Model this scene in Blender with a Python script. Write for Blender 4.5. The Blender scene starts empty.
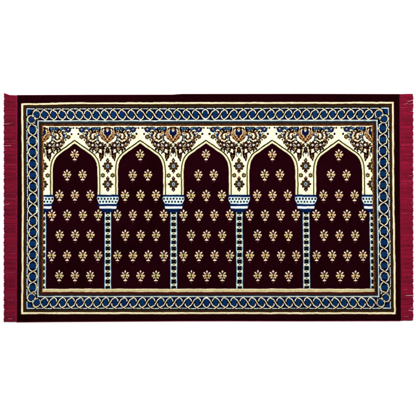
import bpy, math, random
import numpy as np
rng = np.random.default_rng(7); random.seed(7)
S = bpy.context.scene; COL = S.collection
PX = 0.007                      # metres per photograph unit used for the rug's layout
GAIN = 1.30                     # irradiance of the studio light on a flat white sheet
def lin(c):
    c = np.asarray(c, float)/255.0
    return np.where(c <= .04045, c/12.92, ((c+.055)/1.055)**2.4)
def w2(x, y): return ((x-208)*PX, (208-y)*PX)

# ------------------------------------------------------------------ yarn colours (sRGB as woven)
C = dict(field=(30,5,13), edge=(29,5,11), crim=(112,8,34), ivory=(250,244,205), white=(214,230,226),
         K=(19,9,10), N=(10,22,66), B=(32,78,124), T=(24,62,84), G=(168,122,68), R=(116,66,40), g=(226,198,152),
         O=(72,56,24), b=(96,52,20), W=(206,220,224), hexn=(10,43,84), lite=(206,218,214), gold=(214,196,150),
         strap=(238,232,210), strapg=(222,202,146), band=(10,11,20), olive=(62,60,28), brown=(70,30,14),
         grey=(88,96,92), palm=(222,196,142), palmw=(238,220,186))
# ------------------------------------------------------------------ a small rasteriser: the carpet's cartoon
R4 = 4.0; X0, Y0, WU, HU = 0.0, 86.0, 416.0, 244.0
NW, NH = int(WU*R4), int(HU*R4)
cv = np.zeros((NH, NW, 3), np.float32); cv[:] = C['edge']
def win(x0, y0, x1, y1):
    i0 = max(0, int((x0-X0)*R4)-2); i1 = min(NW, int((x1-X0)*R4)+3)
    j0 = max(0, int((y0-Y0)*R4)-2); j1 = min(NH, int((y1-Y0)*R4)+3)
    if i1 <= i0 or j1 <= j0: return None
    xs = X0+(np.arange(i0, i1)+.5)/R4; ys = Y0+(np.arange(j0, j1)+.5)/R4
    return (slice(j0, j1), slice(i0, i1)), xs[None, :], ys[:, None]
def blend(sl, sd, col, clip=None, soft=1.0):
    a = np.clip(.5-sd*R4/soft, 0, 1)
    if clip is not None: a = a*clip
    col = np.asarray(C[col] if isinstance(col, str) else col, np.float32)
    cv[sl] = cv[sl]*(1-a[..., None])+col*a[..., None]
def rect(x0, y0, x1, y1, col):
    w = win(x0, y0, x1, y1)
    if not w: return
    sl, x, y = w
    sd = np.maximum(np.maximum(x0-x, x-x1), np.maximum(y0-y, y-y1)); blend(sl, sd, col)
def ell(cx, cy, rx, ry, col, rot=0):
    r = max(rx, ry); w = win(cx-r, cy-r, cx+r, cy+r)
    if not w: return
    sl, x, y = w; c, s = math.cos(rot), math.sin(rot)
    u = (x-cx)*c+(y-cy)*s; v = -(x-cx)*s+(y-cy)*c
    q = np.sqrt((u/rx)**2+(v/ry)**2); blend(sl, (q-1)*min(rx, ry), col)
def segd(x, y, a, b):
    ax, ay = a; dx, dy = b[0]-ax, b[1]-ay; L = dx*dx+dy*dy+1e-9
    t = np.clip(((x-ax)*dx+(y-ay)*dy)/L, 0, 1)
    return np.hypot(x-ax-t*dx, y-ay-t*dy)
def stroke(p, wd, col):
    xs = [q[0] for q in p]; ys = [q[1] for q in p]; w = win(min(xs)-wd, min(ys)-wd, max(xs)+wd, max(ys)+wd)
    if not w: return
    sl, x, y = w; d = None
    for a, b in zip(p[:-1], p[1:]):
        e = segd(x, y, a, b); d = e if d is None else np.minimum(d, e)
    blend(sl, d-wd/2, col)
def poly(p, col, grow=0):
    xs = [q[0] for q in p]; ys = [q[1] for q in p]; w = win(min(xs)-1, min(ys)-1, max(xs)+1, max(ys)+1)
    if not w: return
    sl, x, y = w; x, y = np.broadcast_arrays(x, y); ins = np.zeros(x.shape, bool); d = np.full(x.shape, 1e9)
    for a, b in zip(p, p[1:]+p[:1]):
        d = np.minimum(d, segd(x, y, a, b))
        if a[1] != b[1]:
            cr = ((a[1] > y) != (b[1] > y)) & (x < (b[0]-a[0])*(y-a[1])/(b[1]-a[1])+a[0]); ins ^= cr
    blend(sl, np.where(ins, -d, d)-grow, col)

# ---- border bands (outermost first)
rect(21.1, 102.6, 394.0, 314.4, 'K')
rect(21.3, 102.8, 393.8, 314.1, 'gold'); rect(21.8, 103.2, 393.3, 313.7, (236,226,184))
rect(23.1, 104.4, 392.0, 312.3, (150,130,92)); rect(23.4, 104.75, 391.7, 311.95, (34,20,12))
rect(24.4, 105.8, 390.7, 311.0, (54,34,18)); rect(25.2, 106.6, 389.9, 310.2, (36,34,28))
rect(25.9, 107.3, 389.2, 309.4, 'band')
LX0, LX1, LX2, LX3 = 27.0, 37.9, 377.0, 388.5      # lattice line centres
LY0, LY1, LY2, LY3 = 108.6, 120.5, 296.6, 308.3
def hexunit(cx, cy, p, h, vertical, over, fx, fy, ext=(1, 1)):
    """one cell of the interlaced strapwork: star-hexagon, its straps, the blue fillers"""
    def T(u, v): return (cx+v, cy+u) if vertical else (cx+u, cy+v)
    pts = [(0,-h),(fx,-fy),(p/2,0),(fx,fy),(0,h),(-fx,fy),(-p/2,0),(-fx,-fy)]
    return [T(*q) for q in pts], T
def lattice(cs, c, h, vertical, mir, fx, fy, skip=(0, 0)):
    n = len(cs)
    ps = [cs[min(i+1, n-1)]-cs[max(i-1, 0)] for i in range(n)]
    ps = [q/(2 if 0 < i < n-1 else 1) for i, q in enumerate(ps)]
    TT = (lambda u, v: (c+v, u)) if vertical else (lambda u, v: (u, c+v))
    for i, u in enumerate(cs):               # fillers between hexagons
        if i < n-1:
            m = (u+cs[i+1])/2; q = (cs[i+1]-u)
            for s in (-1, 1):
                poly([TT(m-q*.24, s*h*.80), TT(m+q*.24, s*h*.80), TT(m, s*h*.42)], (8,20,54), -.15)
    for i, u in enumerate(cs):
        a = fx; b = fy
        jit = rng.normal(0, 2, 3); hc = np.clip(np.array(C['hexn'])+jit, 0, 255)
        poly([TT(u, -h*.63), TT(u+a*.68, -b*.76), TT(u+a*.80, 0), TT(u+a*.68, b*.76), TT(u, h*.63), TT(u-a*.68, b*.76), TT(u-a*.80, 0), TT(u-a*.68, -b*.76)], hc)
    m1, q1, st = (1.5, 3.75, 3.9) if vertical else (1.5, 4.3, 4.5)
    eu, ev = (1.45, 2.0) if vertical else (.2, 1.5)
    def ov(i): return 1 if ((i < (n-1)//2) if mir else (i >= (n-1)//2)) else -1
    for s in (-1, 1):                         # outer lines, each dipping under the next strap
        for i, u in enumerate(cs[:-1]):
            v = cs[i+1]; o = ov(i)*(-s)
            stroke([TT(u+(.5 if o > 0 else 1.7), s*h), TT(v-(1.7 if o > 0 else .5), s*h)], .9, 'lite')
    a, b = fx, fy
    for i, u in enumerate(cs):                # straps entering from the outer line
        o = ov(i)
        for s in (-1, 1):
            if n % 2 and i == (n-1)//2:       # the middle star, where the interlace turns over
                pl = [TT(u-a-eu, -s*(b-ev)), TT(u-a, -s*b), TT(u, -s*(h-.3)), TT(u+a, -s*b), TT(u+a+eu, -s*(b-ev))]
                if s == -ov(i-1): pl = pl
                stroke(pl, 1.8, 'K'); stroke(pl, .92, 'strap'); continue
            pl = [TT(u+s*o*2.0, -s*h), TT(u+s*o*.7, -s*h), TT(u-s*o*m1, -s*q1), TT(u-s*o*a, -s*b), TT(u-s*o*(a+eu), -s*(b-ev))]
            stroke(pl, 1.8, 'K'); stroke(pl, .92, 'strap'); stroke(pl[1:3], .9, 'strapg')
    for i in range(n-1):                      # the crossing between two hexagons: one strap over
        u, v = cs[i], cs[i+1]; s = ov(i) if i < n-1 else 1
        if i == n//2-1 and n % 2 == 0: s = 1
        pl = [TT(u+.2, -s*st), TT(u+fx*.95, -s*fy), TT(v-fx*.95, s*fy), TT(v-.2, s*st)]
        stroke([TT(u+fx+.4, -s*fy*.72), TT(v-fx-.4, s*fy*.72)], 1.8, 'K'); stroke(pl, .92, 'strap'); stroke([TT(u+fx+.5, -s*fy*.6), TT(v-fx-.5, s*fy*.6)], .85, 'strapg')
top = [36.2,44.6,53.4,62.1,70.6,79.2,87.7,96.1,104.7,113.3,122.1,131.2,140.4,149.7,159,168.2,177,186.3,195.7,205.4]
top += [215,224.3,233.8,243,252.4,261.8,271.0]+[271+8.8*k for k in range(1, 8)]+[341.4,350.6,359.8,368.9,378.2]
bot = [36.2,44.6,53.5,62.5,71.2,79.9,88.5,97.1,105.8,114.8]+[114.8+9.17*k for k in range(1, 10)]+[206.5]+[206.5+9.19*k for k in range(1, 16)]+[353,362,371,380.2]
def warp_d(y): return np.interp(y, [95,112,150,200,250,310,330], [0,0,.28,.6,.85,.95,.95])
def warp_s(y): return np.interp(y, [95,110,195,250,310,330], [1,1,.9998,1.0028,1.0057,1.006])
CX = 205.4
bot = [CX+(x-CX-.95)/1.0055 for x in bot]
lft = [118.6,129.4,140.8,152.2,163.6,175,186.5,198,209.5,221,232.3,243.6,255,266,276.8,287.6,297.0]
rgt = [y-float(np.interp(y, [118,198,250,276,297], [1.0,1.3,1.0,.2,.3])) for y in lft]
lattice(lft, (LX0+LX1)/2, (LX1-LX0)/2, True, True, 3.55, 3.35)
lattice(rgt, (LX2+LX3)/2, (LX3-LX2)/2, True, False, 3.55, 3.45)
lattice(top, (LY0+LY1)/2, (LY1-LY0)/2, False, True, 2.95, 2.95)
lattice(bot, (LY2+LY3)/2, (LY3-LY2)/2, False, False, 2.95, 2.95)
# corners of the strapwork
for cx, cy, sx, sy in ((27.0,108.6,1,1),(388.5,108.6,-1,1),(27.0,308.3,1,-1),(388.5,308.3,-1,-1)):
    def Q(u, v): return (cx+sx*u, cy+sy*v)
    poly([Q(-.4,-.4), Q(12.2,-.4), Q(12.2,12.2), Q(11.2,14.2), Q(-.4,14.2)], 'band')
    poly([Q(1.0,1.0), Q(5.2,1.0), Q(4.2,3.2), Q(3.4,4.6), Q(1.0,5.4)], (6,40,90))
    def octo(u, v, r, w=1.0): return [Q(u+w*r*math.sin(math.radians(t)), v+r*math.cos(math.radians(t))) for t in range(22, 382, 45)]
    for u, v in ((9.3, 5.9), (4.2, 10.2)): poly(octo(u, v, 2.75), 'hexn')
    stroke([Q(0,14.6), Q(0,9.6)], .95, 'lite'); stroke([Q(0,6.6), Q(0,0), Q(7.2,0)], 1.0, 'lite'); stroke([Q(10.0,0), Q(13.2,0)], .95, 'lite')
    for pl in (octo(9.5, 5.8, 4.25, .96), octo(4.6, 10.6, 4.25, .98)):
        pl = pl[:8]+[pl[0]]; stroke(pl, 1.8, 'K')
    for u, v in ((9.6, 5.7), (4.4, 10.9)): poly(octo(u, v, 2.95), 'hexn')
    for pl in (octo(9.5, 5.8, 4.25, .96), octo(4.6, 10.6, 4.25, .98)): stroke(pl[:8]+[pl[0]], .85, (214,206,178))
    for q in (Q(6.6,8.6), Q(7.4,8.0)): ell(*q, .55, .55, 'K')
    for q in (Q(12.6,2.2), Q(.9,13.6), Q(5.3,3.9), Q(8.4,12.0), Q(11.6,9.2)): ell(*q, .6, .6, 'K')
    stroke([Q(10.4,0), Q(8.2,1.0), Q(6.2,3.0)], .95, 'strapg'); stroke([Q(0,11.4), Q(.7,8.6), Q(2.4,6.8)], .95, 'strapg')
# inner frame of the border
def frame(a, b, c_, d, col): rect(a, b, c_, d, col)
frame(37.4, 120.0, 377.5, 297.1, 'lite')
frame(38.35, 121.0, 376.55, 296.15, (62,74,78)); frame(39.0, 121.9, 375.9, 295.5, (24,36,46))
frame(39.9, 123.0, 375.0, 294.6, (40,18,12)); frame(40.7, 123.7, 374.2, 293.9, (60,32,16))
rd = random.Random(5)
for x in np.arange(41.5, 374, .9):
    for y in (124.0+rd.uniform(-.1,.8), 293.4+rd.uniform(-.5,.3)): ell(x, y, rd.uniform(.3,.6), .28, rd.choice([(112,74,34),(88,50,22),(40,20,14)]))
for y in np.arange(125, 293, .9):
    for x in (41.2+rd.uniform(-.2,.5), 373.6+rd.uniform(-.4,.3)): ell(x, y, .28, rd.uniform(.3,.6), rd.choice([(100,62,28),(84,46,20),(38,18,12)]))
frame(42.0, 125.2, 373.0, 292.6, (58,22,14)); frame(42.3, 125.5, 372.7, 292.4, (112,72,36))
frame(42.9, 126.0, 372.1, 291.9, 'field')
# bottom ribbon of the field
rect(40.4, 291.6, 374.4, 294.4, (64,22,16)); rect(42.4, 288.6, 372.6, 292.0, (186,170,120))
rect(42.4, 288.8, 372.6, 289.7, (232,222,178)); rect(42.4, 290.9, 372.6, 291.6, (218,202,158))

# ---- field, spandrels
FX0, FX1, FY0, FY1 = 42.9, 372.1, 126.0, 288.6
axes = [42.3,107.3,173.0,238.6,305.3,372.0]; apex = [74.4,139.9,205.8,272.0,338.4]
rect(FX0, FY0, FX1, 196.5, 'ivory')
def arabesque(ax, sd, lim):
    """half of a spandrel: scrolls, leaves and rosettes, mirrored by sd"""
    snap = cv.copy()
    P = lambda u, y: (ax+sd*u, y)
    E = lambda u, y, rx, ry, c, r=0: ell(*P(u, y), rx, ry, c, r*sd)
    ST = lambda pts, w, c: stroke([P(*p) for p in pts], w, c)
    PO = lambda pts, c, g=0: poly([P(*p) for p in pts], c, g)
    TEN = (96,66,34)
    # garland of blue leaves along the top
    ST([(6.5,127.2),(9,127.0),(12,127.3)], .6, 'K'); ST([(14,127.2),(17,127.5),(21,127.0)], .6, (70,48,30))
    for u, y, rx, ry, r, c in ((9.3,128.6,2.0,1.25,.3,'B'),(12.2,128.3,1.7,1.2,-.3,'T'),(14.9,129.0,1.9,1.3,.7,'N'),(18.9,128.7,2.2,1.15,-.25,'B'),(21.2,127.9,1.3,1.0,.4,'T')):
        E(u, y, rx+.45, ry+.4, 'K', r); E(u, y, rx, ry, c, r); E(u-.3, y-.3, rx*.45, ry*.35, (96,134,164), r)
    E(12.2,130.6,.7,1.0,'B'); E(22.4,129.6,.9,.8,'R'); E(17.1,127.6,.6,.7,'g')
    for u, y, rx, ry, r in ((8.4,130.6,.8,1.1,.3),(10.4,131.2,.6,.9,-.2),(14.6,131.0,.9,.6,.2),(23.4,131.2,.7,.9,.3),(22.9,127.6,.9,.7,0),(17.0,132.0,.5,.8,0)): E(u, y, rx, ry, 'K', r)
    ST([(9.4,131.2),(9.9,132.8),(10.9,134.2)], .8, 'K'); E(10.9,133.0,.7,1.0,'G',-.3); E(24.0,133.6,.6,.8,'K',.4)
    # palmette side branch
    ST([(7.4,127.6),(6.9,129.2),(7.7,131.2),(8.6,133.0),(8.1,135.2)], 1.5, 'K'); E(6.5,131.6,.9,1.2,'G',-.3); E(8.2,133.4,.8,1.0,'R')
    ST([(4.9,128.0),(5.3,130.2),(4.7,131.6)], 1.2, 'K')
    # inner spiral with its bud
    ST([(12.1,130.9),(12.7,132.4),(14.4,132.2),(16.2,133.2),(17.0,135.4),(16.9,137.8),(15.5,139.6),(13.4,139.2),(12.5,137.3),(13.2,135.4)], 1.6, 'K')
    for u, y in ((11.3,136.2),(11.2,138.0),(17.9,139.2),(15.4,131.1),(18.2,136.2)): E(u, y, .7, .8, 'K')
    for u, y in ((10.5,137.2),(15.5,138.0),(13.9,131.0),(16.0,136.2),(11.6,133.8)): E(u, y, .6, .6, (128,92,50))
    ST([(13.2,132.9),(15.4,133.4),(16.4,135.6)], .6, 'R'); E(18.0,134.0,.5,.8,'G')
    ST([(13.0,134.2),(12.3,136.0)], .9, 'G'); ST([(16.2,139.6),(14.2,140.4)], .8, 'G'); E(14.9,136.3,.8,1.1,'W'); E(12.3,131.6,1.0,1.3,'K',.3)
    # large outer scroll
    ST([(15.9,129.3),(17.6,130.7),(19.7,132.5),(20.9,134.8),(21.0,137.4),(20.2,139.6),(18.6,141.2),(17.7,142.6)], 2.2, 'K')
    for u, y, a_ in ((18.6,132.6,.6),(20.0,135.6,0),(19.9,138.9,-.4),(16.9,130.9,1.0)): E(u, y, .55, .8, 'g', a_)
    for u, y, a_ in ((21.0,131.6,.6),(22.3,134.4,.2),(22.1,138.2,-.3),(20.9,141.4,-.6),(24.6,135.3,0)): E(u, y, .95, .75, 'K', a_)
    for u, y in ((22.7,131.9),(23.1,139.9),(21.7,142.2),(23.6,137.2)): E(u, y, .75, .9, 'K', .5)
    ST([(20.6,136.2),(20.3,138.4),(19.3,140.0)], .6, (92,44,34))
    ST([(21.9,133.6),(22.5,136.0),(22.0,138.6)], .8, (58,96,140)); ST([(20.0,133.8),(20.6,136.4)], .6, (44,60,96)); ST([(19.0,136.2),(18.9,138.6),(17.8,140.2)], .8, 'g')
    E(19.6,142.9,1.3,.9,'K',-.5); E(21.0,140.7,.9,.7,'R'); E(16.2,142.0,.9,.7,'R'); E(18.3,143.2,.6,.6,'g')
    # central palmette
    PO([(0,126.6),(3.4,127.0),(4.6,129.2),(5.8,131.2),(7.1,133.4),(7.2,136.2),(6.2,138.6),(4.6,139.8),(3.4,141.2),(1.6,141.8),(0,143.4)], (46,22,14))
    PO([(1.0,127.6),(2.2,128.4),(2.0,130.0),(2.7,131.6),(4.4,130.0),(4.0,128.4)], 'K'); PO([(3.2,128.6),(4.7,130.0),(4.9,132.0),(3.6,133.2),(3.5,131.0)], 'ivory')
    PO([(0,131.6),(1.6,131.4),(3.0,130.2),(3.6,132.2),(2.8,134.0),(1.4,134.8),(1.0,135.8),(0,136.4)], (14,22,58)); E(1.6,137.9,.7,.6,'G'); E(3.9,131.4,.6,.7,'G'); E(2.9,129.6,.5,.6,(120,90,60)); E(0,129.9,1.15,2.0,'W'); E(0,128.7,.8,1.1,'G'); E(0,129.8,.4,.6,(60,60,30))
    ST([(4.4,133.2),(3.4,134.9),(1.8,136.0),(1.6,137.8)], .95, 'g'); ST([(5.8,133.4),(5.2,135.4),(4.4,137.4),(3.2,139.0)], 1.15, 'G'); ST([(6.4,135.2),(6.0,137.2)], .7, (214,170,110))
    E(2.7,137.2,.7,1.2,'R'); E(0,139.4,1.15,1.3,'G'); E(0,139.1,.5,.7,'g'); ST([(.8,140.9),(2.4,140.4),(4.2,140.0)], .8, 'G'); E(0,142.3,1.1,1.0,'K')
    ST([(1.6,142.6),(3.8,142.0),(5.4,141.2),(7.0,139.6)], 1.0, 'ivory'); E(6.0,133.0,.5,.7,'g')
    # teal buds between
    ST([(9.2,135.0),(9.7,137.0),(9.3,138.8)], 1.3, 'K'); ST([(9.2,135.0),(9.7,137.0)], .7, 'B'); E(10.6,135.6,.8,.6,'B'); ST([(8.9,140.4),(10.8,140.5),(12.6,141.8)], 1.9, 'K'); ST([(9.2,140.2),(11.2,140.6)], .8, 'B'); E(8.2,138.4,.7,.9,'W')
    # two five-petalled blossoms
    for cu, cy, r0, R_, n, ph in ((7.0,145.1,1.2,2.55,6,.2),(14.8,145.0,1.2,2.6,6,.5)):
        for t in range(n):
            a = ph+t*math.tau/n; E(cu+R_*math.sin(a), cy-R_*math.cos(a), 1.3, 1.5, 'K', a)
        for t in range(n):
            a = ph+t*math.tau/n; E(cu+(R_-.15)*math.sin(a), cy-(R_-.15)*math.cos(a), .4, .5, (120,80,44) if t % 2 else (60,34,22), a)
        E(cu+2.5*math.sin(ph+1), cy+2.5*math.cos(ph+1), .5, .5, 'G'); E(cu-2.4, cy+.8, .5, .45, (150,104,60)); E(cu, cy, 1.45, 1.45, (88,50,32)); E(cu, cy, 1.05, 1.15, 'W'); E(cu, cy+.1, .35, .4, (170,140,120))
    ST([(9.8,143.6),(11.0,142.6),(12.4,143.0)], .7, TEN); ST([(11.2,145.6),(11.6,147.6),(10.8,149.4)], .7, TEN); E(11.4,144.6,.7,.8,'W')
    ST([(5.4,147.9),(8.4,148.1),(9.7,150.0),(9.2,152.4),(7.4,153.8),(5.6,153.6)], 1.1, 'K'); E(7.3,150.9,1.0,1.7,'ivory',.1)
    ST([(10.2,146.8),(12.0,147.6),(12.9,149.6)], 1.0, 'K'); ST([(1.5,143.9),(3.4,145.2),(4.4,147.4)], 1.3, 'K'); ST([(16.2,147.6),(17.2,149.8)], 1.1, 'K'); E(14.6,151.4,.7,.9,'K',.4); E(11.6,153.2,.6,.9,'K',.3)
    ST([(2.0,151.6),(2.6,154.0),(2.0,156.4)], .8, 'K'); E(19.4,145.0,1.1,.9,'K',-.6); E(21.4,143.6,.7,.6,'K')
    for u, y in ((4.4,150.2),(5.2,147.9),(10.9,147.3),(9.2,150.2),(13.1,148.4),(17.1,147.2),(19.2,145.1),(2.2,146.4),(3.6,144.6),(12.0,143.2),(17.9,144.3)): E(u, y, .42, .5, 'G')
    # hanging leaves
    for u, y, rx, ry, r in ((10.8,147.2,1.0,.8,.4),(11.9,150.4,.8,1.1,-.4),(18.6,146.4,1.1,.7,-.5),(20.1,145.0,.8,.7,.2),(15.2,150.0,.8,1.2,.5),(7.6,153.0,.9,.7,0),(12.6,147.4,.6,.8,0),(3.0,148.6,.8,.6,0),(2.8,144.3,.9,.7,.4),(10.9,143.4,1.0,.8,0)): E(u, y, rx, ry, 'K', r)
    ST([(9.4,146.0),(10.4,148.4),(10.2,150.0)], .5, (140,100,56)); ST([(3.4,145.0),(4.2,143.4),(5.0,142.8)], .6, (140,100,56)); ST([(8.2,148.2),(8.9,149.8)], .9, 'K'); ST([(13.8,147.2),(15.0,149.2)], .9, 'K'); ST([(6.4,148.2),(5.4,149.8),(5.4,152.6)], .7, (70,34,24))
    E(2.4,146.3,2.1,.95,'K',.35); E(9.6,150.9,2.2,1.15,'K',.95); E(10.9,152.4,.6,.7,'K'); E(13.4,148.7,1.7,1.0,'K',1.1); E(17.6,148.9,.75,1.2,'K',-.3); E(16.9,147.0,.9,.7,'K')
    ST([(4.2,147.2),(4.5,150.5),(4.6,154.2)], 2.0, 'K'); ST([(5.3,148.6),(7.4,148.6)], .9, 'K')
    PO([(3.4,154.6),(5.0,153.2),(6.6,154.2),(8.5,153.6),(8.6,156.0),(8.2,158.2),(7.6,159.2),(7.7,161.0),(6.3,161.2),(6.0,159.4),(4.6,158.2)], 'K'); E(6.2,155.6,1.1,.9,(98,64,34)); E(6.8,157.9,.5,.9,(150,108,58)); E(4.4,155.6,.5,.5,(92,60,34))
    ST([(2.2,149.0),(3.0,151.6),(2.9,154.6)], .45, (200,176,120))
    for u, y, c in ((4.5,150.2,'G'),(10.9,147.3,'G'),(9.4,150.6,(128,88,46)),(13.3,148.6,(128,88,46)),(17.1,147.1,'G'),(19.3,145.0,'G'),(2.4,146.4,(128,88,46)),(3.6,144.9,'G'),(12.0,142.6,'g'),(17.9,144.1,'g'),(5.6,131.4,'g'),(9.9,132.6,'g'),(18.6,131.6,'G'),(20.8,133.4,(150,104,60)),(21.0,137.0,'G'),(19.4,140.6,'G'),(12.7,134.0,'G'),(16.9,136.6,(150,104,60)),(10.6,141.0,'g')): E(u, y, .48, .55, c)
    m_ = np.ones(NW, bool); xs = X0+(np.arange(NW)+.5)/R4
    out = (xs < min(ax-.01, lim)) | (xs > max(ax+.01, lim)) if sd > 0 else (xs < lim) | (xs > ax+.01)
    cv[:, out] = snap[:, out]
for i, ax in enumerate(axes):
    if i < 5: arabesque(ax, 1, apex[i])
    if i > 0: arabesque(ax, -1, apex[i-1])
def clipset():            # everything painted beyond the field's sides is restored afterwards
    return cv.copy()
keep = clipset()
for i, ax in enumerate(axes):
    ell(ax, 150.3, 2.0, 3.5, 'K'); ell(ax, 150.3, .7, 1.7, (58,34,22)); ell(ax, 153.7, .9, .9, (104,122,154)); ell(ax, 149.2, .45, .6, (140,100,56))
    poly([(ax,157.4),(ax+1.0,159.2),(ax+2.1,160.4),(ax+.9,161.6),(ax+1.2,163),(ax-1.2,163),(ax-.9,161.6),(ax-2.1,160.4),(ax-1.0,159.2)], 'K')
    ell(ax, 160.6, .6, .8, 'g')
    for cy, hh, rr in ((166.1, 4.9, 4.2), (184.2, 4.7, 4.2)):
        pts = []
        for t in range(64):
            a = t*math.tau/64; rad = 1+.13*math.cos(8*a)+.05*math.cos(4*a)
            pts.append((ax+rr*1.14*rad*math.sin(a), cy-hh*.95*rad*math.cos(a)))
        poly(pts, (40,22,12)); ell(ax, cy, 3.6, 3.7, (64,44,20)); ell(ax, cy, 2.8, 3.1, (42,24,14))
        for t in range(8):
            a = t*math.tau/8+.4; ell(ax+3.0*math.sin(a), cy-3.2*math.cos(a), .55, .55, (96,72,34))
        ell(ax, cy, 1.75, 2.1, (124,138,146)); ell(ax, cy, 1.2, 1.5, (160,176,186)); ell(ax, cy, .65, .95, (24,48,66))
    poly([(ax-1.6,170.4),(ax+1.6,170.4),(ax+1.9,171.6),(ax+.8,172.4),(ax,173.9),(ax-.8,172.4),(ax-1.9,171.6)], 'K'); ell(ax, 171.8, .6, .6, (150,96,96))
    poly([(ax,175.9),(ax+.9,177.2),(ax+2.0,178.3),(ax+1.2,180.2),(ax-1.2,180.2),(ax-2.0,178.3),(ax-.9,177.2)], 'K'); ell(ax, 178.0, .8, .9, (150,84,66))
    poly([(ax-1.4,188),(ax+1.4,188),(ax+2.1,190),(ax+.9,190.8),(ax,192),(ax-.9,190.8),(ax-2.1,190)], 'K'); ell(ax, 189.9, .7, .7, (150,96,86))
    for s in (-1, 1):
        ell(ax+s*4.8, 175.4, 2.0, 2.1, (62,54,24)); ell(ax+s*4.8, 175.4, 1.15, 1.1, (104,92,52)); ell(ax+s*5.0, 175.2, .5, .5, (186,170,124))
        for t in range(6): ell(ax+s*4.8+1.8*math.sin(t*1.047), 175.4-1.8*math.cos(t*1.047), .6, .6, (58,50,24))
    for s in (-1, 1):     # arch's blue rosette and olive flower, redrawn crisply
        cx = ax+s*25.6; ell(cx, 129.6, 2.9, 2.8, 'K')
        for t in range(8): ell(cx+2.5*math.sin(t*.785), 129.6-2.4*math.cos(t*.785), .75, .75, (14,30,62))
        ell(cx-s*.3, 129.8, 1.9, 1.8, (20,46,104)); ell(cx+s*.4, 129.3, .9, .8, (214,180,150)); ell(cx+s*.9, 129.8, .5, .6, 'K')
        cx = ax+s*25.9; ell(cx, 136.9, 2.0, 1.9, (60,46,20))
        for t in range(6): ell(cx+1.7*math.sin(t*1.047), 136.9-1.7*math.cos(t*1.047), .75, .75, (64,52,24))
        ell(cx, 136.9, .9, .9, (140,116,84))
        ell(ax+s*30.9, 127.9, .95, .95, 'K'); ell(ax+s*28.9, 128.0, .8, .7, 'K')
        ell(ax+s*29.1, 133.9, 1.05, 1.15, 'K')
# arches
prof = [(0,140.3),(4,143.1),(12,148.7),(18.3,153.2),(20.6,155.6),(22.6,158.9),(23.9,162.2),(24.7,166),(25.05,171),(25.1,176),(25.1,194.8)]
for i, m in enumerate(apex):
    def side(off):
        out = []
        for j, (a, y) in enumerate(prof):
            p0 = prof[max(j-1, 0)]; p1 = prof[min(j+1, len(prof)-1)]
            tx, ty = p1[0]-p0[0], p1[1]-p0[1]; L = math.hypot(tx, ty)
            if j == 0: out.append((0, y+off/math.cos(math.atan2(2.8, 4)))); continue
            out.append((a-off*ty/L, y+off*tx/L))
        out[-1] = (out[-1][0], 196)
        return out
    hw = [axes[i+1]-m, m-axes[i]]
    def loop(off):
        q = side(off); rr = [(m+a*hw[0]/33.0, y) for a, y in q]; ll = [(m-a*hw[1]/33.0, y) for a, y in q[1:]]
        return ll[::-1]+rr
    poly(loop(0), 'ivory'); poly(loop(.9)+[(m, 196)], 'ivory', 0)
    poly(loop(1.5), (222,206,150)); poly(loop(2.3), 'field')
    pl = loop(1.05); poly(loop(.1), (236,228,180)); poly(loop(2.35), 'field')
    stroke(loop(.0), 1.25, 'olive')
    # upper part of the outline is nearly black
    q = [p for p in loop(.0) if p[1] < 157]; stroke(q, .9, (24,22,10))
rect(FX0, 194.9, FX1, FY1, 'field')
# capitals and columns
ovs = [215.4,221.4,227.4,233.4,239.4,245.3,251.7,258.3,264.8,271.4,278.2,284.9]
for i, ax in enumerate(axes):
    poly([(ax-11.2,194.7),(ax+11.2,194.7),(ax+11.2,197.2),(ax+10.9,200.4),(ax+9.2,203.8),(ax+9.8,204.2),(ax+9.6,206.0),(ax+8.9,206.4),(ax+8.4,208.8),(ax+6.7,209.0),(ax+5.8,210.8),(ax+3.9,212.4),
          (ax-3.9,212.4),(ax-5.8,210.8),(ax-6.7,209.0),(ax-8.4,208.8),(ax-8.9,206.4),(ax-9.6,206.0),(ax-9.8,204.2),(ax-9.2,203.8),(ax-10.9,200.4),(ax-11.2,197.2)], (5,25,66))
    poly([(ax-10.4,196.9),(ax+10.4,196.9),(ax+10.9,198.2),(ax+10.6,200.2),(ax+8.8,203.5),(ax+7.6,204),(ax-7.6,204),(ax-8.8,203.5),(ax-10.6,200.2),(ax-10.9,198.2)], 'white')
    stroke([(ax-10.2,197.0),(ax+10.2,197.0)], .5, (150,190,214))
    for k in range(7): 
        cx = ax-9.4+k*3.13; rect(cx-.85, 197.9, cx+.85, 199.7, (10,20,28)); rect(cx-.5, 198.3, cx+.5, 199.3, 'K')
    for k in range(6):
        cx = ax-7.8+k*3.13; rect(cx-.85, 200.9, cx+.85, 202.6, (10,20,28))
    rect(ax-9.7, 204.3, ax+9.7, 206.3, (6,28,72))
    poly([(ax-8.7,206.3),(ax+8.7,206.3),(ax+8.3,208.6),(ax-8.3,208.6)], (240,242,230))
    rect(ax-3.9, 211.6, ax+3.9, FY1, (8,22,44)); rect(ax-3.45, 212.2, ax+3.45, FY1, (50,92,118))
    rect(ax-3.15, 212.2, ax+3.15, FY1, (200,220,224)); rect(ax-2.35, 212.2, ax+2.35, FY1, (8,8,10))
    for y in ovs:
        ell(ax, y, 2.3, 1.3, (224,222,192)); ell(ax, y, 1.1, .65, (104,96,54))
        for s in (-1, 1): ell(ax+s*2.2, y, .7, 1.3, (214,224,212))
    for a, b in zip(ovs[:-1], ovs[1:]):
        m = (a+b)/2
        for s in (-1, 1): ell(ax+s*2.3, m, .6, .9, (90,112,116))
        ell(ax, m, .6, .5, (40,36,36))
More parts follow.
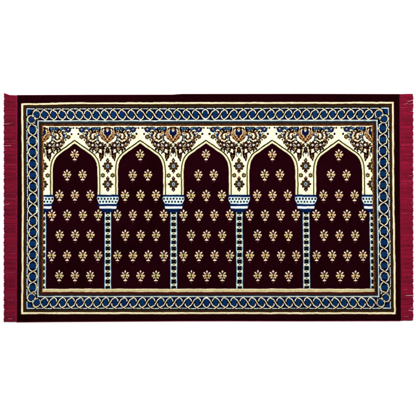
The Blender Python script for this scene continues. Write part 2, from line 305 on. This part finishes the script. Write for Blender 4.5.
# palmettes strewn over the field
def palmette(x, y):
    j = random.uniform(-.15, .15); x += j; y += random.uniform(-.15, .15)
    w = [np.clip(np.array(c)+rng.normal(0, 5, 3), 0, 255) for c in (C['palmw'], C['palm'])]
    ell(x, y+.1, 2.9, 2.3, (66,44,28)); ell(x, y-4.0, .8, 1.25, w[0])
    for s in (-1, 1):
        ell(x+s*2.3, y-2.45, 1.35, .68, w[0], s*-.7); ell(x+s*3.15, y-.1, 1.2, .72, w[1], s*-.05); ell(x+s*3.3, y+.9, .7, .5, w[1], s*.4)
        ell(x+s*1.9, y+2.2, 1.15, .7, w[1], s*.75); ell(x+s*1.35, y-.3, .8, .95, w[1]); ell(x+s*2.0, y+.7, .45, .35, (120,96,56)); ell(x+s*1.3, y+1.2, .5, .5, w[1]*.8)
    ell(x, y-1.9, .55, 1.2, (112,70,64)); ell(x, y+.9, .65, .8, (30,12,12)); ell(x, y-1.0, .3, .5, (40,16,16)); ell(x, y-.4, .5, .5, (150,116,70))
    stroke([(x, y+2.2), (x, y+4.4)], .8, w[1])
    poly([(x-1.9,y+5.3),(x-1.2,y+4.3),(x+1.2,y+4.3),(x+1.9,y+5.3),(x,y+5.6)], w[0], .1)
    ell(x, y+7.2, .6, .7, (92,52,42))
for i, m in enumerate(apex):
    p = 15.4+(.1 if i > 3 else 0)
    palmette(m, 154.6)
    for s in (-.5, .5): palmette(m+s*p, 174.7)
    for s in (-1, 0, 1): palmette(m+s*p, 195.1)
    for r in range(4):
        y = 214.8+20.25*r
        for s in ((-1.5,-.5,.5,1.5) if r % 2 == 0 else (-1,0,1)): palmette(m+s*p+.1, y)
# restore the borders at the field's sides
xs_ = X0+(np.arange(NW)+.5)/R4
ml = (xs_ < FX0); mr = (xs_ > FX1)
cv[:, ml] = keep[:, ml]; cv[:, mr] = keep[:, mr]
# thin scalloped gold edge to the field sides
for s, xx in ((1, 42.7), (-1, 372.3)):
    for y in np.arange(127.5, 288, 3.1): ell(xx, y, .55, .95, (150,108,58) if y < 195 else (128,88,46))

# ------------------------------------------------------------------ carpet outline in photograph units
def top_y(x): return np.interp(x, [3,17,100,172,182,300,400], [95.2,95.2,94.9,94.8,94.1,94.0,94.2])
def bot_y(x): return np.interp(x, [3,17,60,110,180,230,300,400], [321.9,322,321.6,321.3,320.9,320.8,320.9,320.7])
def lef_x(y): return np.interp(y, [94,200,322], [17.4,17.5,16.9])
def rig_x(y): return np.interp(y, [94,200,322], [399.5,399.9,401.2])
def sample(px, py):
    dy = (.45-.9*px/412)*np.clip(1-(py-95)/110, 0, 1)
    dy = dy+np.interp(px, [22,40,70,416], [0,0,-.7,-.55])*np.clip((106.8-py)/2.4, 0, 1)
    Y = py-dy; s = warp_s(py); d = warp_d(py); X = CX+(px-CX-d)/s
    fx = np.clip((X-X0)*R4-.5, 0, NW-1.01); fy = np.clip((Y-Y0)*R4-.5, 0, NH-1.01)
    i = fx.astype(int); j = fy.astype(int); u = (fx-i)[..., None]; v = (fy-j)[..., None]
    return cv[j, i]*(1-u)*(1-v)+cv[j, i+1]*u*(1-v)+cv[j+1, i]*(1-u)*v+cv[j+1, i+1]*u*v
def smooth_noise(shape, cells, seed):
    r = np.random.default_rng(seed); g = r.normal(0, 1, (cells[0]+2, cells[1]+2))
    a = np.linspace(0, cells[0]-.001, shape[0]); b = np.linspace(0, cells[1]-.001, shape[1])
    i = a.astype(int); j = b.astype(int); u = (a-i)[:, None]; v = (b-j)[None, :]; u = u*u*(3-2*u); v = v*v*(3-2*v)
    return g[i][:, j]*(1-u)*(1-v)+g[i+1][:, j]*u*(1-v)+g[i][:, j+1]*(1-u)*v+g[i+1][:, j+1]*u*v

# ------------------------------------------------------------------ helpers
def obj(name, me, mat, parent=None):
    o = bpy.data.objects.new(name, me); COL.objects.link(o)
    if mat: me.materials.append(mat)
    if parent: o.parent = parent
    return o
def grid_mesh(name, P, colr=None, smooth=True):
    """P: (rows, cols, 3) points"""
    h, w = P.shape[:2]; idx = np.arange(h*w).reshape(h, w)
    f = np.stack([idx[:-1, :-1], idx[1:, :-1], idx[1:, 1:], idx[:-1, 1:]], -1).reshape(-1, 4)
    return np_mesh(name, P.reshape(-1, 3), f, None if colr is None else colr.reshape(-1, 3), smooth)
def np_mesh(name, V, F, colr=None, smooth=True):
    me = bpy.data.meshes.new(name); me.vertices.add(len(V)); me.vertices.foreach_set('co', V.astype(np.float32).ravel())
    n = len(F); me.loops.add(n*4); me.loops.foreach_set('vertex_index', F.astype(np.int32).ravel())
    me.polygons.add(n); me.polygons.foreach_set('loop_start', np.arange(0, n*4, 4, dtype=np.int32))
    me.polygons.foreach_set('use_smooth', np.full(n, smooth, bool))
    if colr is not None:
        at = me.color_attributes.new('yarn', 'FLOAT_COLOR', 'POINT')
        at.data.foreach_set('color', np.concatenate([colr, np.ones((len(colr), 1))], 1).astype(np.float32).ravel())
    me.update(); me.validate(); return me
def tubes(name, paths, rad, cols, sides=5):
    """many yarns as one mesh: paths (n, k, 3), radii (n, k), colours (n, 3)"""
    n, k, _ = paths.shape
    T = np.gradient(paths, axis=1); T /= np.linalg.norm(T, axis=2, keepdims=True)+1e-12
    up = np.array([0, 0, 1.0]); A = np.cross(T, up); A /= np.linalg.norm(A, axis=2, keepdims=True)+1e-12; B = np.cross(A, T)
    a = np.arange(sides)*math.tau/sides
    V = paths[:, :, None]+rad[:, :, None, None]*(np.cos(a)[None, None, :, None]*A[:, :, None]+np.sin(a)[None, None, :, None]*B[:, :, None])
    idx = np.arange(n*k*sides).reshape(n, k, sides)
    f = np.stack([idx[:, :-1], np.roll(idx, -1, 2)[:, :-1], np.roll(idx, -1, 2)[:, 1:], idx[:, 1:]], -1).reshape(-1, 4)
    cc = np.broadcast_to(cols[:, None, None, :], (n, k, sides, 3)).reshape(-1, 3)
    return np_mesh(name, V.reshape(-1, 3), f, cc)
def material(name, rough=.95, spec=.12, base=None, attr=False, sheen=0, bump=None, noise=None):
    m = bpy.data.materials.new(name); m.use_nodes = True; nt = m.node_tree; b = nt.nodes['Principled BSDF']
    b.inputs['Roughness'].default_value = rough; b.inputs['Specular IOR Level'].default_value = 0.0 if attr and not spec > .2 else spec*.3
    if sheen: b.inputs['Sheen Weight'].default_value = sheen; b.inputs['Sheen Roughness'].default_value = .5
    tc = nt.nodes.new('ShaderNodeTexCoord')
    src = None
    if attr:
        a = nt.nodes.new('ShaderNodeVertexColor'); a.layer_name = 'yarn'; src = a.outputs['Color']
    if noise:
        sc, lo, hi = noise
        n = nt.nodes.new('ShaderNodeTexNoise'); n.inputs['Scale'].default_value = sc; n.inputs['Detail'].default_value = 4
        nt.links.new(tc.outputs['Object'], n.inputs['Vector'])
        mr = nt.nodes.new('ShaderNodeMapRange'); mr.inputs['From Min'].default_value = .3; mr.inputs['From Max'].default_value = .7
        mr.inputs['To Min'].default_value = lo; mr.inputs['To Max'].default_value = hi
        nt.links.new(n.outputs['Fac'], mr.inputs['Value'])
        mx = nt.nodes.new('ShaderNodeVectorMath'); mx.operation = 'SCALE'
        if src: nt.links.new(src, mx.inputs[0])
        else: mx.inputs[0].default_value = base
        nt.links.new(mr.outputs['Result'], mx.inputs['Scale']); src = mx.outputs['Vector']
    if src: nt.links.new(src, b.inputs['Base Color'])
    else: b.inputs['Base Color'].default_value = (*base, 1)
    if bump:
        sc, st, ds = bump
        n = nt.nodes.new('ShaderNodeTexNoise'); n.inputs['Scale'].default_value = sc; n.inputs['Detail'].default_value = 3
        nt.links.new(tc.outputs['Object'], n.inputs['Vector'])
        bp = nt.nodes.new('ShaderNodeBump'); bp.inputs['Strength'].default_value = st; bp.inputs['Distance'].default_value = ds
        nt.links.new(n.outputs['Fac'], bp.inputs['Height']); nt.links.new(bp.outputs['Normal'], b.inputs['Normal'])
    return m
m_pile = material('pile_yarn', attr=True, noise=(60, .90, 1.10), bump=(420, .35, .0012))
m_fringe = material('fringe_yarn', attr=True, rough=.7, spec=.25, noise=(90, .85, 1.15))
m_back = material('jute_backing', base=(.30,.16,.10), bump=(500, .5, .001), noise=(200, .8, 1.1))
m_floor = material('white_paper', base=(.86,.86,.86), rough=.9, spec=.1, noise=(3, .99, 1.01))

# ------------------------------------------------------------------ the rug
rug = bpy.data.objects.new('prayer_rug', None); COL.objects.link(rug); rug.location = (0, 0, 0)
rug['label'] = 'burgundy prayer rug with five arches, gold palmettes and crimson end fringes, laid flat'
rug['category'] = 'rug'

step = .30
nx = int(383/step); ny = int(227/step)
U, V_ = np.meshgrid(np.linspace(0, 1, nx), np.linspace(0, 1, ny))
yy = 95+V_*227; xx = lef_x(yy)+(rig_x(yy)-lef_x(yy))*U
yy = top_y(xx)+(bot_y(xx)-top_y(xx))*V_
wob = .10*smooth_noise(xx.shape, (60, 100), 3)                # woven lines are never dead straight
wob2 = .10*smooth_noise(xx.shape, (60, 100), 4)
KX, KY = .62, .56
kx = np.floor(xx/KX).astype(int); ky = np.floor(yy/KY).astype(int)
col = .35*sample(xx+wob, yy+wob2)+.65*sample((kx+.5)*KX+wob, (ky+.5)*KY+wob2)
kn = np.random.default_rng(77).normal(0, 1, (700, 700))
knot = kn[ky % 700, kx % 700]; knot2 = kn[(ky*3+5) % 700, (kx+91) % 700]
kdome = (1-(2*(xx/KX-kx)-1)**2)*(1-(2*(yy/KY-ky)-1)**2)
# frayed outer edge of the pile
n_edge = smooth_noise((1, nx), (1, 200), 5)[0]*.10; n_edge2 = smooth_noise((1, nx), (1, 200), 6)[0]*.10
pyy = yy+np.where(V_ < .5, np.exp(-V_*227/1.5)*n_edge[None], np.exp(-(1-V_)*227/1.5)*n_edge2[None])
# tuft relief
H = .0075+.0006*smooth_noise(xx.shape, (10, 16), 8)+.00014*rng.normal(0, 1, xx.shape)+.00022*knot2+.0003*kdome
lum = col.mean(-1); gy, gx = np.gradient(lum); H = H-.00055*np.clip(np.hypot(gx, gy)/60, 0, 1)
ed = np.minimum(np.minimum(U*383, (1-U)*383), np.minimum(V_*227, (1-V_)*227))
H = H*(.35+.65*np.sqrt(np.clip(ed/1.6, 0, 1)*(2-np.clip(ed/1.6, 0, 1))))
lc_ = lin(col)
jit = 1+.055*rng.normal(0, 1, xx.shape)+.11*knot+.10*(kdome-.45)+.05*smooth_noise(xx.shape, (40, 60), 9)
lc_ = lc_*np.clip(jit, .6, 1.4)[..., None]/GAIN
dark = (lum < 32)                                              # velvet sheen of the pile painted in as plum to wine drift
drift = smooth_noise(xx.shape, (9, 14), 12)[..., None]*np.array([.0011, .0, .0003])
lc_ = lc_+np.where(dark[..., None], np.clip(drift, -.004, .008)-.0012, 0)
lc_ = np.clip(lc_, .0006, .92)
wx, wy = w2(xx, pyy); P = np.stack([wx, wy, H], -1)
def pad(P, lc):   # skirt down to the floor
    def addrow(P, c, ax, first):
        q = P.take([0 if first else -1], axis=ax).copy(); q[..., 2] = .0006
        cc = c.take([0 if first else -1], axis=ax)
        return (np.concatenate([q, P] if first else [P, q], ax), np.concatenate([cc, c] if first else [c, cc], ax))
    for ax in (0, 1):
        for first in (True, False): P, lc = addrow(P, lc, ax, first)
    return P, lc
P, lc_ = pad(P, lc_)
obj('pile', grid_mesh('pile', P[::-1], lc_[::-1]), m_pile, rug)

# backing: a thin woven slab under the pile
bw, bh = 40, 24; U2, V2 = np.meshgrid(np.linspace(0, 1, bw), np.linspace(0, 1, bh)); by = 95.8+V2*224.5
bx = lef_x(by)+.6+(rig_x(by)-lef_x(by)-1.2)*U2; ax_, ay_ = w2(bx, by)
top_s = np.stack([ax_, ay_, np.full_like(ax_, .0022)], -1)
P2 = top_s.copy(); 
def ring(P, z):
    q = P.copy(); q[..., 2] = z; return q
padP, _ = pad(P2, P2.copy()); obj('backing', grid_mesh('backing', padP[::-1]), m_back, rug)

# overcast selvedges along the two long edges (tubes of wrapped crimson thread)
def wraps(name, path_fn, n, rad, colr, k=9):
    t = np.linspace(0, 1, n); P = path_fn(t)
    N = len(t)
    r = rad*(1+.14*np.sin(np.arange(N)*2.1)+.06*rng.normal(0, 1, N))
    cc = np.array(colr)
    me = tubes(name, P[None], r[None], cc[None], 8)
    return me
for nm, fn, c in (('selvedge', top_y, (92,24,38)), ('selvedge', bot_y, (118,8,44))):  # upper thread's paler red carries the pile edge's highlight as colour
    def pth(t, fn=fn):
        x = 16.6+t*384; y = fn(x)+(.10 if fn is bot_y else .05); a, b = w2(x, y); return np.stack([a, b, np.full_like(a, .0030)], -1)
    obj(nm, wraps(nm, pth, 1500, .0021, lin(c)/GAIN), m_fringe, rug)
# end bindings: the bright crimson strip where pile meets fringe
def strip(x0, x1, y0f, y1f, colr, seed):
    w, h = 14, 760; u, v = np.meshgrid(np.linspace(0, 1, w), np.linspace(0, 1, h))
    y = y0f+(y1f-y0f)*v; x = x0(y)+(x1(y)-x0(y))*u; a, b = w2(x, y)
    z = .0045*np.sqrt(np.clip(1-(2*u-1)**2, 0, 1))+.0012+.0003*np.sin(y*9+u*5)+.00015*rng.normal(0, 1, u.shape)
    cc = np.broadcast_to(lin(colr)/GAIN, u.shape+(3,))*(1+.10*rng.normal(0, 1, u.shape)+.12*smooth_noise(u.shape, (60, 2), seed))[..., None]
    return grid_mesh('edge_binding', np.stack([a, b, z], -1)[::-1], np.clip(cc, 0, 1)[::-1])
obj('edge_binding', strip(lambda y: lef_x(y)-2.3, lambda y: lef_x(y)+.15, 95.4, 321.9, (112,8,42), 21), m_fringe, rug)
obj('edge_binding', strip(lambda y: rig_x(y)-.15, lambda y: rig_x(y)+1.6, 94.3, 320.8, (112,8,38), 22), m_fringe, rug)

# fringes
def fringe(xa, xb, ya, yb, topbend, gaps, seed, colr=(114,7,38)):
    r = np.random.default_rng(seed); layers = []
    for L, z0 in ((0, .0010), (1, .0022), (2, .0034)):
        n = int((yb-ya)/.40); ys = ya+.2+(yb-ya-.4)*(np.arange(n)+.5*(L % 2)+.25*r.normal(0, 1, n))/n
        ys = np.clip(ys, ya+.15, yb-.15); k = 12; t = np.linspace(0, 1, k)
        end = xb+np.sign(xa-xb)*np.abs(r.normal(0, .30, n))+.22*np.sin(ys*.9+seed)+.15*np.sin(ys*2.3)
        x = xa+(end[:, None]-xa)*t[None]
        drift = np.cumsum(r.normal(0, .08, (n, k)), 1)*t[None]+r.normal(0, .22, (n, 1))*t[None]**2+.35*np.sin(ys*.11+seed)[:, None]*t[None]
        y = ys[:, None]+drift*.8
        y = y+topbend(x, y)
        for gx0, gx1, gy, gw, sl in gaps:          # strands part round a gap
            inx = np.clip((x-gx0)/(gx1-gx0), 0, 1) if xb > xa else np.clip((gx0-x)/(gx0-gx1), 0, 1)
            c = gy+sl*(x-gx0); dd = y-c; push = gw*inx**.7*np.exp(-np.abs(dd)/1.3); y = y+np.sign(dd)*push
        y = np.clip(y, ya+.05-1.9*(topbend(x, y) < 0), yb-.05)
        z = z0+.0006*r.normal(0, 1, (n, k))*t[None]+.0022*np.sin(t*math.pi)[None]*r.uniform(.2, 1, (n, 1)); z = np.maximum(z, .0007)
        a, b = w2(x, y); paths = np.stack([a, b, z], -1)
        rad = .0019*(1+.18*np.sin(np.arange(k)[None]*2.4+r.uniform(0, 6, (n, 1))))*np.ones((n, k)); rad[:, -1] *= .35
        base = lin(colr)/GAIN
        v = np.exp(.11*r.normal(0, 1, n)+.13*np.sin(ys*.35+seed)+.12*np.sin(ys*1.4))
        cc = base[None]*v[:, None]; pk = r.uniform(0, 1, n) < .012
        cc[pk] = cc[pk]*1.5+np.array([.02, .02, .03])
        layers.append((paths, rad, cc))
    return tubes('fringe', *[np.concatenate([l[i] for l in layers]) for i in range(3)], sides=5)
lb = lambda x, y: -1.9*np.clip((9.5-x)/6.0, 0, 1)*np.exp(-np.clip(y-95, 0, None)/6)
nb = lambda x, y: 0*x
obj('fringe', fringe(15.6, 3.55, 95.2, 322.0, lb, [(10.5,3.5,123.9,.38,.0),(11,3.5,145.8,.38,.0),(8,3.5,204.2,.34,.0),(8,3.5,113.6,.2,0),(7,3.5,233,.2,0)], 31), m_fringe, rug)
obj('fringe', fringe(400.8, 413.5, 94.0, 320.8, nb, [(408,413.8,101.2,.34,-.22),(405,413.8,295.7,.42,.0),(408,413.8,310.6,.42,.15),(409,413.8,307.5,.3,-.25),(408,413.8,178,.2,0)], 32, (128,9,42)), m_fringe, rug)
# a few pale loose threads caught on the fringes
def thread(pts, rad, colr):
    p = np.array(pts, float); t = np.linspace(0, 1, 16); tt = np.linspace(0, 1, len(p))
    x = np.interp(t, tt, p[:, 0]); y = np.interp(t, tt, p[:, 1])+.10*np.sin(t*4); a, b = w2(x, y)
    P = np.stack([a, b, np.full_like(a, .0078)], -1)
    return tubes('loose_thread', P[None], np.full((1, 16), rad), (lin(colr)/GAIN)[None], 6)
for pts, c in (([(4.4,124.1),(7,123.9),(9.6,123.8)], (206,150,162)), ([(10,123.4),(12.5,122.9)], (170,80,100)),
               ([(4.6,145.9),(8,145.6),(11.2,145.5)], (206,150,164)), ([(3.6,204.2),(6.6,204.3),(9.6,203.8)], (196,130,146)),
               ([(8,300.2),(11,299.8),(14,299.9)], (176,76,98)), ([(8.4,318.7),(11,318.9),(12.6,318.4)], (196,120,140)),
               ([(407.4,101.6),(410.5,100.8),(413.2,99.8)], (224,190,198)), ([(403.6,104.3),(406,103.8),(408,103.2)], (200,130,150)), ([(408.8,104.2),(411,103.9),(413,103.5)], (190,110,134)),
               ([(405.4,295.6),(409,295.4),(412.6,295.5)], (232,206,210)), ([(408.6,310.2),(411,310.5),(413.4,311.2)], (224,190,198)), ([(410.6,308.4),(413.2,307.2)], (216,170,182)),
               ([(403.8,316.4),(406.5,316.6),(408.6,316.3)], (196,104,128)), ([(409,175.6),(413,175.8)], (190,100,126)), ([(404.5,290),(407,289.2)], (186,90,116))):
    obj('loose_thread', thread(pts, .0012, c), m_fringe, rug)['label'] = 'pale loose thread on the fringe'

# ------------------------------------------------------------------ the white sheet it lies on
fl = np.array([[[-14, 14, 0], [14, 14, 0]], [[-14, -14, 0], [14, -14, 0]]], float)
f = obj('floor', grid_mesh('floor', fl[::-1], None, False), m_floor); f['kind'] = 'structure'

# ------------------------------------------------------------------ camera, studio light, view
cd = bpy.data.cameras.new('camera'); cam = bpy.data.objects.new('camera', cd); COL.objects.link(cam)
D = 7.0; cd.sensor_width = 36; cd.lens = 36*D/(416*PX); cd.clip_end = 100; cam.location = (0, 0, D+.006); S.camera = cam
W = bpy.data.worlds.new('World'); S.world = W; W.use_nodes = True
bg = W.node_tree.nodes['Background']; bg.inputs['Color'].default_value = (1, 1, 1, 1); bg.inputs['Strength'].default_value = .55
def softbox(loc, size, power):
    l = bpy.data.lights.new('softbox', 'AREA'); l.shape = 'RECTANGLE'; l.size, l.size_y = size; l.energy = power
    o = bpy.data.objects.new('softbox', l); COL.objects.link(o); o.location = loc
    from mathutils import Vector
    o.rotation_euler = (-Vector(loc)).to_track_quat('-Z', 'Y').to_euler()
softbox((-2.6, 3.6, 4.2), (2.2, 1.6), 330); softbox((3.2, 3.0, 4.2), (2.2, 1.6), 250)
vs = S.view_settings; vs.view_transform = 'Standard'; vs.look = 'None'; vs.exposure = 0; vs.gamma = 1; vs.use_curve_mapping = False
